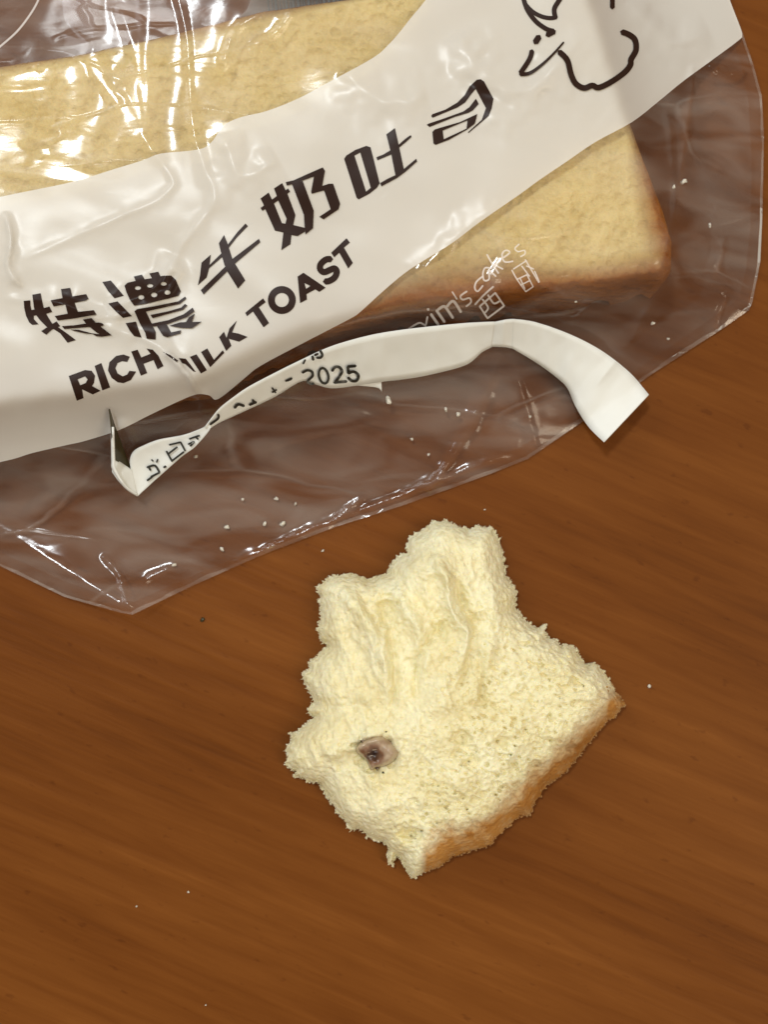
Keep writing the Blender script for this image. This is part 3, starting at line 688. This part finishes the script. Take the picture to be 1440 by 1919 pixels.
put('printed_digit', [(circle(480, 535, 80, 122, 28, -.22), [circle(480, 535, 46, 88, 22, -.22)])], o6, 7.2, M_black, strip, strip_z, off=.0062, step=5, label='digit 0 of the year')
st('printed_digit', [[(598, 468), (632, 420), (690, 418), (728, 470), (700, 535), (640, 618)], [(625, 625), (788, 612)]], o6, 7.2, 34, 'second digit 2 of the year')
st('printed_digit', [[(912, 402), (808, 412)], [(808, 412), (815, 500)], [(815, 500), (890, 480), (950, 530), (925, 600), (862, 602), (812, 560)]], o6, 7.2, 34, 'digit 5 of the year')
st('printed_mark', [[(-10, 600), (45, 578)]], o6, 7.2, 26)
o7 = (190, 750)
st('printed_mark', [[(585, 460), (635, 550)], [(635, 545), (740, 465)], [(612, 402), (710, 378)], [(712, 378), (752, 455)], [(605, 480), (680, 422)]], o7, 4.8, 15, 'skewed box-shaped date character near the bottom fold')
st('printed_mark', [[(562, 604), (578, 596)]], o7, 4.8, 18)
st('printed_mark', [[(412, 604), (480, 588), (522, 650)], [(522, 650), (445, 690)], [(412, 722), (455, 690)], [(430, 610), (440, 630)]], o7, 4.8, 17, 'broken date character next to the bottom fold')
st('printed_mark', [[(452, 535), (464, 548)], [(506, 532), (496, 558)]], o7, 4.8, 13)
st('printed_mark', [[(792, 348), (880, 318)], [(782, 395), (832, 376), (800, 412)], [(850, 330), (868, 350)]], o7, 4.8, 15)
st('printed_mark', [[(980, 218), (1050, 165), (1052, 128)]], o7, 4.8, 17)
st('printed_digit', [[(1200, 68), (1232, 38), (1282, 52)]], o7, 4.8, 22, 'cut-off digit 0 of the day')
st('printed_digit', [[(1335, 42), (1392, 18)], [(1362, 0), (1380, 22)]], o7, 4.8, 20, 'cut-off digit 1 of the day')
st('printed_mark', [[(462, 942), (480, 968)], [(462, 966), (485, 952)]], (350, 400), 2.88, 8)
st('printed_mark', [[(535, 905), (568, 890)]], (350, 400), 2.88, 9)

# ---------------------------------------------------------------- torn piece of bread
PC = [(592, 1099), (599, 1117), (600, 1144), (600, 1167), (593, 1178), (603, 1200), (614, 1212), (600, 1222), (592, 1230), (579, 1242), (580, 1255), (567, 1261), (568, 1278), (579, 1297), (589, 1319), (576, 1331),
      (589, 1344), (570, 1360), (552, 1376), (541, 1374), (547, 1389), (536, 1397), (539, 1411), (533, 1430), (555, 1444), (551, 1454), (583, 1465), (600, 1469), (614, 1492), (628, 1517), (644, 1536), (658, 1555), (668, 1550), (689, 1567), (705, 1575), (719, 1578), (729, 1594),
      (727, 1617), (736, 1622), (740, 1603), (750, 1605), (758, 1625), (774, 1646), (794, 1635), (811, 1630), (833, 1617), (850, 1605), (900, 1590), (922, 1583), (937, 1562), (975, 1528), (991, 1528), (1009, 1495), (1025, 1472), (1069, 1441), (1078, 1425), (1112, 1384), (1141, 1350),
      (1153, 1344), (1173, 1319), (1159, 1302), (1153, 1297), (1147, 1280), (1130, 1258), (1121, 1243), (1105, 1247), (1089, 1236), (1075, 1211), (1061, 1207), (1055, 1212), (1042, 1197), (1025, 1194), (1023, 1169), (1014, 1178), (994, 1172), (969, 1142), (968, 1105), (955, 1086), (950, 1080),
      (942, 1033), (935, 1011), (922, 989), (897, 985), (880, 994), (855, 983), (836, 976), (811, 979), (797, 989), (767, 1008), (762, 1036), (744, 1047), (730, 1061), (729, 1072), (711, 1079), (689, 1086), (672, 1080), (650, 1076), (628, 1078), (611, 1086)]
CRUST_LINE = [(785, 1612), (830, 1583), (900, 1556), (960, 1510), (1010, 1462), (1060, 1415), (1110, 1365), (1155, 1318)]
PITS = [(728, 1150, 20, 30, .030), (865, 1385, 16, 14, .022), (942, 1392, 15, 14, .022), (885, 1428, 14, 12, .018), (768, 1562, 20, 12, .035), (1070, 1402, 12, 7, .022), (1005, 1432, 10, 7, .014),
        (855, 1115, 12, 30, .022), (832, 1180, 14, 16, .028), (640, 1330, 40, 16, .012), (705, 1412, 40, 30, .026), (660, 1425, 40, 18, .016), (995, 1310, 6, 9, .014), (1018, 1265, 5, 4, .012), (830, 1150, 30, 20, .012), (905, 1300, 6, 26, .012)]
FOLDS = [  # line, half width, height (+ ridge, - valley)
    ([(640, 1100), (680, 1150), (715, 1220), (730, 1320)], 16, .026), ([(665, 1095), (700, 1160), (722, 1200)], 8, -.010),
    ([(745, 1090), (765, 1150), (790, 1185), (800, 1240), (770, 1300)], 14, .022), ([(730, 1180), (742, 1260), (735, 1330)], 10, -.022),
    ([(810, 1040), (845, 1095), (850, 1150), (880, 1190), (860, 1270)], 12, .030), ([(858, 1080), (872, 1140), (890, 1180), (872, 1260), (860, 1300)], 8, -.024),
    ([(820, 1180), (785, 1240), (780, 1310)], 9, -.022), ([(900, 1020), (915, 1090), (925, 1160), (910, 1260), (890, 1340)], 14, .012),
    ([(890, 1200), (905, 1270), (895, 1330)], 9, -.014), ([(600, 1430), (650, 1408), (700, 1375), (760, 1380)], 16, .012), ([(770, 1400), (800, 1330), (860, 1320)], 26, .016),
    ([(760, 1060), (800, 1075), (830, 1060)], 12, .012), ([(730, 1072), (770, 1110), (800, 1150)], 9, -.010), ([(620, 1180), (660, 1260), (700, 1330)], 18, .010), ([(650, 1180), (690, 1260)], 8, -.008),
    ([(640, 1520), (700, 1530), (760, 1500)], 24, .012), ([(960, 1080), (990, 1180), (1000, 1250)], 18, .008)]
PZ = .04
def w2(u, v): return (u - 720) * (1 - PZ / H) / 1000, (959.5 - v) * (1 - PZ / H) / 1000
PGU, PGV = np.meshgrid(np.arange(500, 1210, 8.0), np.arange(940, 1690, 8.0))
PD = sdist(PGU, PGV, PC)
for _ in range(30): PD[1:-1, 1:-1] = (4 * PD[1:-1, 1:-1] + PD[2:, 1:-1] + PD[:-2, 1:-1] + PD[1:-1, 2:] + PD[1:-1, :-2]) / 8
def bilp(u, v):
    x = np.clip((u - 500) / 8.0, 0, PD.shape[1] - 1.001); y = np.clip((v - 940) / 8.0, 0, PD.shape[0] - 1.001)
    i = x.astype(int); j = y.astype(int); fx = x - i; fy = y - j
    return (PD[j, i] * (1 - fx) + PD[j, i + 1] * fx) * (1 - fy) + (PD[j + 1, i] * (1 - fx) + PD[j + 1, i + 1] * fx) * fy
def piece_z(u, v):
    d = np.maximum(sdist(u, v, PC), 0)
    edge = 1 - np.exp(-d / 13.0)
    crustd, _ = segdist(u, v, CRUST_LINE)
    body = .085 + .075 * (1 - np.exp(-np.maximum(bilp(u, v), 0) / 75.0))
    body = body * edge + .02 * (1 - edge)
    # thicker towards the crust side, thinner at the torn tips
    body = body * (1 + .18 * np.clip((u + v - 2250) / 350, -1, 1))
    por = 1 / (1 + np.exp(-((u - 900) * .83 + (v - 1260) * .42 + 30) / 40))      # open crumb towards the crust
    z = body.copy()
    for line, wd, hh in FOLDS:
        dd, s = segdist(u, v, smooth(line, 4))
        z += .95 * hh * np.exp(-(dd / (wd * (1 + .35 * vnoise(u / 21, v / 21, 91)))) ** 1.6) * np.clip(np.minimum(s, 1 - s) * 4 + .15, 0, 1)
    for a, b, ra, rb, dp in PITS:
        z -= dp * np.exp(-((((u - a) / ra) ** 2 + ((v - b) / rb) ** 2) * (1 + .5 * vnoise(u / 8, v / 8, 95))) ** 1.4)
    # fibres run along the tear
    fu = (u * .95 - v * .3); fv = (v * .95 + u * .3)
    z += (1 - por) * edge * (.0034 * ridged(fu / 28, fv / 90, 3, 101) + .0013 * fbm(fu / 9, fv / 16, 3, 105) - .006 * np.clip(vnoise(fu / 6, fv / 11, 107) - .5, 0, 1))
    z += por * edge * (.0022 * fbm(u / 26, v / 26, 3, 111) - .023 * np.clip(vnoise((u + .6 * v) / 10, (v - .6 * u) / 5.4, 115) - .36, 0, 1) * np.clip(crustd / 40, 0, 1) - .006 * np.clip(vnoise(u / 3.6, v / 3.6, 118) - .2, 0, 1) - .024 * np.clip(vnoise(u / 19, v / 14, 116) - .45, 0, 1) * np.clip(crustd / 40, 0, 1) + .0016 * fbm(u / 5.5, v / 5.5, 2, 117))
    z += (1 - por) * edge * .0050 * ridged((fu + 18 * vnoise(fu / 40, fv / 60, 123)) / 42, fv / 130, 2, 125)
    z += .010 * fbm(u / 80, v / 80, 2, 119) * edge
    z += .0009 * fbm(u / 4.0, v / 4.0, 2, 121)
    rim = np.exp(-d / 14.0)
    z += rim * .006 * fbm(u / 9, v / 9, 2, 131)
    return np.maximum(z, .012), d, por

def build_piece():
    P = resample(PC, 2.6); n = len(P); P = np.array(P)
    T = np.roll(P, -1, 0) - np.roll(P, 1, 0); T /= np.hypot(T[:, 0], T[:, 1])[:, None]
    Nn = np.stack([-T[:, 1], T[:, 0]], 1)
    cd, _ = segdist(P[:, 0], P[:, 1], CRUST_LINE)
    rough = np.where(cd < 45, .7, 1.0)
    a = 2.6 * vnoise(P[:, 0] / 7, P[:, 1] / 7, 141) + 2.8 * np.abs(vnoise(P[:, 0] / 3.2, P[:, 1] / 3.2, 145)) ** 1.5 * np.sign(vnoise(P[:, 0] / 3.2, P[:, 1] / 3.2, 149))
    P2 = P + Nn * (a * rough)[:, None]
    poly = [tuple(p) for p in P2]
    vo, fo = triangulate(poly, [], 2.1, .25)
    u, v = vo[:, 0], vo[:, 1]
    z, d, por = piece_z(u, v)
    # crust amount: beyond the crust line (towards lower right)
    cdist, s = segdist(u, v, CRUST_LINE)
    L_ = np.array(CRUST_LINE)
    side = np.zeros(u.shape)
    nx, ny = .66, .75
    rel = (u - np.interp(u, L_[:, 0], L_[:, 0])) * nx + (v - np.interp(u, L_[:, 0], L_[:, 1])) * ny
    wob = 9 * fbm(u / 26, v / 26, 3, 151)
    c = np.clip((rel + 36 + wob) / 38, 0, 1)
    c = np.where(u < 800, c * np.clip((u - 786) / 14, 0, 1), c)
    c = c * (.93 + .10 * fbm(u / 12, v / 12, 2, 155))
    c = np.clip(c, 0, 1)
    x, y, _ = W(u, v, z)
    verts = np.stack([x, y, z], 1)
    f = np.array(fix_up(verts, fo))
    # underside: boundary edges run down and inwards to the table
    ed = {}
    for t in f:
        for i in range(3):
            a_, b_ = int(t[i]), int(t[(i + 1) % 3])
            ed[(a_, b_)] = 1
    bd = [(a_, b_) for (a_, b_) in ed if (b_, a_) not in ed]
    ids = sorted({i for e in bd for i in e})
    cx, cy = w2(850, 1320)
    base = len(verts); m1 = {q: base + i for i, q in enumerate(ids)}; m2 = {q: base + len(ids) + i for i, q in enumerate(ids)}
    B = verts[ids]
    mid = B.copy(); mid[:, 2] *= .45
    low = B.copy(); low[:, 0] += (cx - low[:, 0]) * .05; low[:, 1] += (cy - low[:, 1]) * .05; low[:, 2] = .001
    allv = np.concatenate([verts, mid, low, [[cx, cy, .001]]])
    cc = np.concatenate([c, c[ids], c[ids], [0]])
    ext = []
    ce = len(allv) - 1
    for a_, b_ in bd:
        ext += [(b_, a_, m1[a_]), (b_, m1[a_], m1[b_]), (m1[b_], m1[a_], m2[a_]), (m1[b_], m2[a_], m2[b_]), (m2[b_], m2[a_], ce)]
    F = np.concatenate([f, np.array(ext)])
    root = empty('torn_bread_piece')
    tag(root, 'torn piece of pale soft bread with one brown crust edge, on the bare wood', 'bread')
    fc = cc[F].mean(1)
    for nm, k in (('crumb', fc < .45), ('crust', fc >= .45)):
        idz = np.unique(F[k]); mp = -np.ones(len(allv), int); mp[idz] = np.arange(len(idz))
        mesh_obj(nm, allv[idz], mp[F[k]].tolist(), M_piece, root, attr={'crust': cc[idz]})
    # loose flakes and torn threads that stand off the crumb: too small to count
    V = []; FF = []; A = []
    r = random.Random(5)
    def flake(u_, v_, z_, rad, cr, el=1.0, ang=0):
        b = len(V); ca, sa = math.cos(ang), math.sin(ang)
        k = 6; ring = []
        X, Y, _ = W(u_, v_, z_)
        V.append((X, Y, z_ + rad * .0008)); A.append(cr)
        for i in range(k):
            t = 2 * math.pi * i / k; q = rad * (.6 + .7 * r.random()) / 1000
            dx, dy = q * math.cos(t) * el, q * math.sin(t)
            V.append((X + dx * ca - dy * sa, Y + dx * sa + dy * ca, z_ - rad * .0004 * r.random())); A.append(cr)
        V.append((X, Y, z_ - rad * .0012)); A.append(cr)
        for i in range(k):
            FF.append((b, b + 1 + i, b + 1 + (i + 1) % k)); FF.append((b + k + 1, b + 1 + (i + 1) % k, b + 1 + i))
    for _ in range(1700):
        i = r.randrange(n); p = P2[i]; q = r.random() ** 2 * 16
        uu = p[0] + Nn[i, 0] * 0; vv = p[1]
        # move inwards
        cxx, cyy = 850 - p[0], 1320 - p[1]; L1 = math.hypot(cxx, cyy)
        uu += cxx / L1 * (q - 1.0); vv += cyy / L1 * (q - 1.0)
        zz, dd, pp = piece_z(np.array([uu]), np.array([vv]))
        cr = 0.85 if (cd[i] < 40 and uu > 800) else 0
        flake(uu, vv, float(zz[0]) * (.75 + .25 * r.random()), r.uniform(.8, 2.6), cr, r.uniform(1, 1.8), r.random() * 3)
    # feathery torn threads: at the rim pointing out, and lying along the tear
    def thread(u0, v0, z0, ang, ln, wd, lift, cr=0):
        b = len(V); m = 4; cur = r.uniform(-.6, .6)
        uu, vv, aa = u0, v0, ang
        for k in range(m + 1):
            t = k / m; wk = wd * (1 - t * .85) / 2
            X, Y, _ = W(uu, vv, max(z0 + lift * t, .006)); nx, ny = -math.sin(aa), math.cos(aa); q = wk / 1000
            zz = max(z0 + lift * t, .006)
            V.append((X + nx * q, Y - ny * q, zz)); V.append((X - nx * q, Y + ny * q, zz)); V.append((X, Y, zz + q * 1.2)); A.extend([cr] * 3)
            uu += math.cos(aa) * ln / m; vv += math.sin(aa) * ln / m; aa += cur / m
        for k in range(m):
            p = b + 3 * k
            for a_, b_ in ((0, 1), (1, 2), (2, 0)): FF.append((p + a_, p + b_, p + 3 + b_, p + 3 + a_))
    for _ in range(520):
        i = r.randrange(n); p = P2[i]
        if cd[i] < 62 and p[0] > 790: continue
        out_a = math.atan2(-(1320 - p[1]), -(850 - p[0])) + r.uniform(-.9, .9)
        zb = float(piece_z(np.array([p[0]]), np.array([p[1]]))[0][0]) if r.random() < .3 else r.uniform(.02, .075)
        q = r.uniform(0, 5)
        thread(p[0] - math.cos(out_a) * q, p[1] - math.sin(out_a) * q, zb, out_a, r.uniform(2, 6.5), r.uniform(1.2, 3.0), r.uniform(-.004, .004))
    cand = [(r.uniform(560, 960), r.uniform(990, 1500)) for _ in range(900)]
    cu = np.array([c_[0] for c_ in cand]); cv = np.array([c_[1] for c_ in cand])
    ok = sdist(cu, cv, PC) > 6; cz, _, cp = piece_z(cu, cv)
    for i in np.nonzero(ok & (cp < .75))[0]:
        a_ = math.pi / 2 - .18 + r.uniform(-.5, .5) + (.6 if cv[i] > 1350 else 0)
        if r.random() < .5: a_ += math.pi
        thread(cu[i], cv[i], cz[i] + .0006, a_, r.uniform(7, 20), r.uniform(.5, 1.2), r.uniform(-.001, .002))
    o = mesh_obj('crumb_flakes', V, FF, M_piece, root, attr={'crust': A}); o['kind'] = 'stuff'
build_piece()

# ---------------------------------------------------------------- brown fragment in the crumb
def fragment_mat(name, c1, c2, dark):
    m, nt, N, L, out = new_mat(name)
    at = N('ShaderNodeAttribute', _attribute_name='core')
    r = ramp(N, L, at.outputs['Fac'], [(0, c1), (.42, c2), (.9, dark)])
    p = N('ShaderNodeBsdfPrincipled', Roughness=.3); p.inputs['Specular IOR Level'].default_value = .5
    p.inputs['Coat Weight'].default_value = 1.0; p.inputs['Coat Roughness'].default_value = .16
    p.inputs['Subsurface Weight'].default_value = .08; p.inputs['Subsurface Radius'].default_value = (1, .5, .3); p.inputs['Subsurface Scale'].default_value = .01
    L(r.outputs[0], p.inputs['Base Color']); L(p.outputs[0], out.inputs[0]); return m
FR = [(667, 1402), (672, 1393), (684, 1384), (698, 1377), (712, 1376), (722, 1380), (735, 1391), (744, 1401), (750, 1410), (745, 1419), (738, 1427), (728, 1434), (714, 1438), (704, 1440), (696, 1444), (691, 1436), (686, 1425), (678, 1418), (669, 1411)]
def build_fragment():
    vo, fo = triangulate(smooth(FR, 3, True), [], 2.2)
    u, v = vo[:, 0], vo[:, 1]
    d = np.maximum(sdist(u, v, FR), 0)
    base = float(piece_z(np.array([705.]), np.array([1410.]))[0][0])
    cd2 = np.hypot((u - 702) / 15, (v - 1416) / 13)
    ridge, _ = segdist(u, v, [(672, 1402), (688, 1391), (708, 1387)])
    z = base + .016 + .028 * (1 - np.exp(-d / 6)) - .020 * np.exp(-cd2 ** 2) + .007 * np.exp(-(ridge / 4) ** 2) + .0012 * fbm(u / 6, v / 6, 2, 161)
    z += (u - 705) * .00008
    core = np.clip(.10 + .22 * np.clip((712 - u) / 25, 0, 1) + .78 * np.exp(-(np.hypot((u - 701) / 17, (v - 1415) / 14)) ** 2 * 1.1) + .16 * fbm(u / 9, v / 9, 2, 165) - .34 * np.exp(-(ridge / 4) ** 2), 0, 1)  # ridge term paints the top-left rim highlight into the colour
    x, y, _ = W(u, v, z)
    verts = np.stack([x, y, z], 1); f = fix_up(verts, fo)
    root = empty('brown_fragment')
    mesh_obj('shell', verts, f, fragment_mat('fragment', (.44, .33, .22), (.21, .10, .05), (.022, .006, .003)), root, attr={'core': core})
    o = root.children[0]; md = o.modifiers.new('thickness', 'SOLIDIFY'); md.thickness = .02; md.offset = -1
    tag(root, 'small glossy brown chip with a dark centre stuck in the pale crumb', 'foreign object')
    tag(dot(797 - 73.5, 1371.5, 1.8, 'dark_speck', M_under), 'tiny dark speck just above the brown chip', 'speck')
    tag(dot(718.5, 1448, 2.6, 'dark_speck', M_under), 'tiny dark speck just below the brown chip', 'speck')
def blob(name, X, Y, Z, r, mat, el=1.0, ang=0.0, seed=0, flat=.8):
    rr = random.Random(seed)
    V = []; F = []; nu, nv = 9, 6
    V.append((0, 0, r * flat))
    for j in range(1, nv):
        ph = math.pi * j / nv
        for i in range(nu):
            th = 2 * math.pi * i / nu; q = r * (.40 + .95 * rr.random())
            V.append((q * math.sin(ph) * math.cos(th) * el, q * math.sin(ph) * math.sin(th), q * math.cos(ph) * flat))
    V.append((0, 0, -r * flat)); last = len(V) - 1
    for i in range(nu): F.append((0, 1 + i, 1 + (i + 1) % nu))
    for j in range(nv - 2):
        for i in range(nu):
            a = 1 + j * nu + i; b = 1 + j * nu + (i + 1) % nu; F.append((a, a + nu, b + nu, b))
    for i in range(nu): F.append((last, 1 + (nv - 2) * nu + (i + 1) % nu, 1 + (nv - 2) * nu + i))
    o = mesh_obj(name, V, F, mat, attr={'crust': [0] * len(V)})
    o.location = (X, Y, Z + r * flat * .75); o.rotation_euler = (0, 0, ang)
    return o
def dot(u, v, r, name, mat):
    z = float(piece_z(np.array([u]), np.array([v]))[0][0]); X, Y, _ = W(u, v, z)
    return blob(name, X, Y, z - .001, r / 1000, mat, seed=int(u))
build_fragment()

# ---------------------------------------------------------------- crumbs
G1 = 'small pale crumbs scattered over the clear bag'; G2 = 'tiny pale crumbs on the bare wood'
ON_BAG = [(728, 750, 6.5, 1.6, -1.2, 'elongated white crumb on the film just below the strip end of the date'),
          (367, 856, 4.5, 1.2, .4, 'round crumb on the film just right of the box-shaped date character'),
          (455, 935, 4, 1.1, 0, 'pale crumb on the film, lower right of the strip fold'),
          (425, 988, 5.2, 1.3, .2, 'leftmost of the three white crumbs in a row near the bag bottom'),
          (496, 981, 4.6, 1.3, 1.2, 'middle one of the three white crumbs in a row near the bag bottom'),
          (530, 982, 5.6, 1.5, .5, 'rightmost of the three white crumbs in a row near the bag bottom'),
          (416, 1029, 4.4, 1.4, -.6, 'lone crumb close to the lower edge of the bag, below the row of three'),
          (518, 935, 5, 1.2, .3, 'flat crumb above the row of three white crumbs'),
          (554, 944, 3.4, 1.2, .9, 'small crumb right of the flat crumb above the row of three'),
          (326, 1059, 4.4, 1.5, .2, 'crumb near the bottom corner seam of the bag'),
          (859, 776, 4.6, 1.4, .6, 'larger crumb of the close pair below the strip'),
          (836, 768, 3.8, 1.8, 1.9, 'smaller thin crumb of the close pair below the strip'),
          (772, 823, 4, 1.1, 0, 'round crumb below the close pair of crumbs'),
          (804, 852, 3.2, 1.1, 0, 'tiny round crumb under the wide part of the strip near the bag edge'),
          (994, 781, 3.4, 1.2, .7, 'crumb on the film left of the free end of the strip'),
          (1224, 606, 4, 1.4, .3, 'crumb on the film above the free end of the strip'),
          (1253, 635, 3.4, 1.2, 0, 'small crumb beside the edge of the bag, right of the strip end'),
          (1282, 341, 5.6, 1.6, .3, 'bent white crumb right of the toast slice edge'),
          (1264, 350, 4.2, 1.2, 1.2, 'small crumb touching the toast slice edge side, left of the bent one'),
          (1331, 422, 3.4, 2.0, 1.8, 'thin upright crumb near the right edge of the bag'),
          (1080, 566, 3.2, 1.1, 0, 'tiny crumb just under the browned lower edge of the slice')]
for i, (u, v, r, el, an, lab) in enumerate(ON_BAG):
    z = float(film_z(np.array([float(u)]), np.array([float(v)]))[0]); X, Y, _ = W(u, v, z)
    tag(blob('bread_crumb', X, Y, z, r / 1000 * .74, M_crumb, el, an, i), lab, 'crumb', G1)
ON_WOOD = [(1218, 1286, 3.8, 1.1, 0, 'white crumb alone on the wood right of the torn bread'), (353, 1671, 2.6, 1.1, 0, 'tiny crumb on the wood at lower left, the brighter one'),
           (256, 1698, 2.0, 1.4, .6, 'faint tiny crumb on the wood left of the brighter one'), (386, 1883, 2.2, 1.1, 0, 'tiny crumb on the wood near the bottom edge of the photo'),
           (605, 1032, 2.4, 1.6, .8, 'faint tiny crumb on the wood between the bag and the torn bread'), (909, 955, 2.0, 1.3, .3, 'faint tiny crumb on the wood above the top of the torn bread')]
for i, (u, v, r, el, an, lab) in enumerate(ON_WOOD):
    X, Y, _ = W(u, v, 0); tag(blob('bread_crumb', X, Y, 0, r / 1000 * .8, M_crumb, el, an, 50 + i), lab, 'crumb', G2)
X, Y, _ = W(380, 1161, 0); tag(blob('dark_speck', X, Y, 0, .0035, M_under, 1.3, .8, 99), 'tiny dark brown speck on the wood below the bag corner', 'speck')


print('scene built')
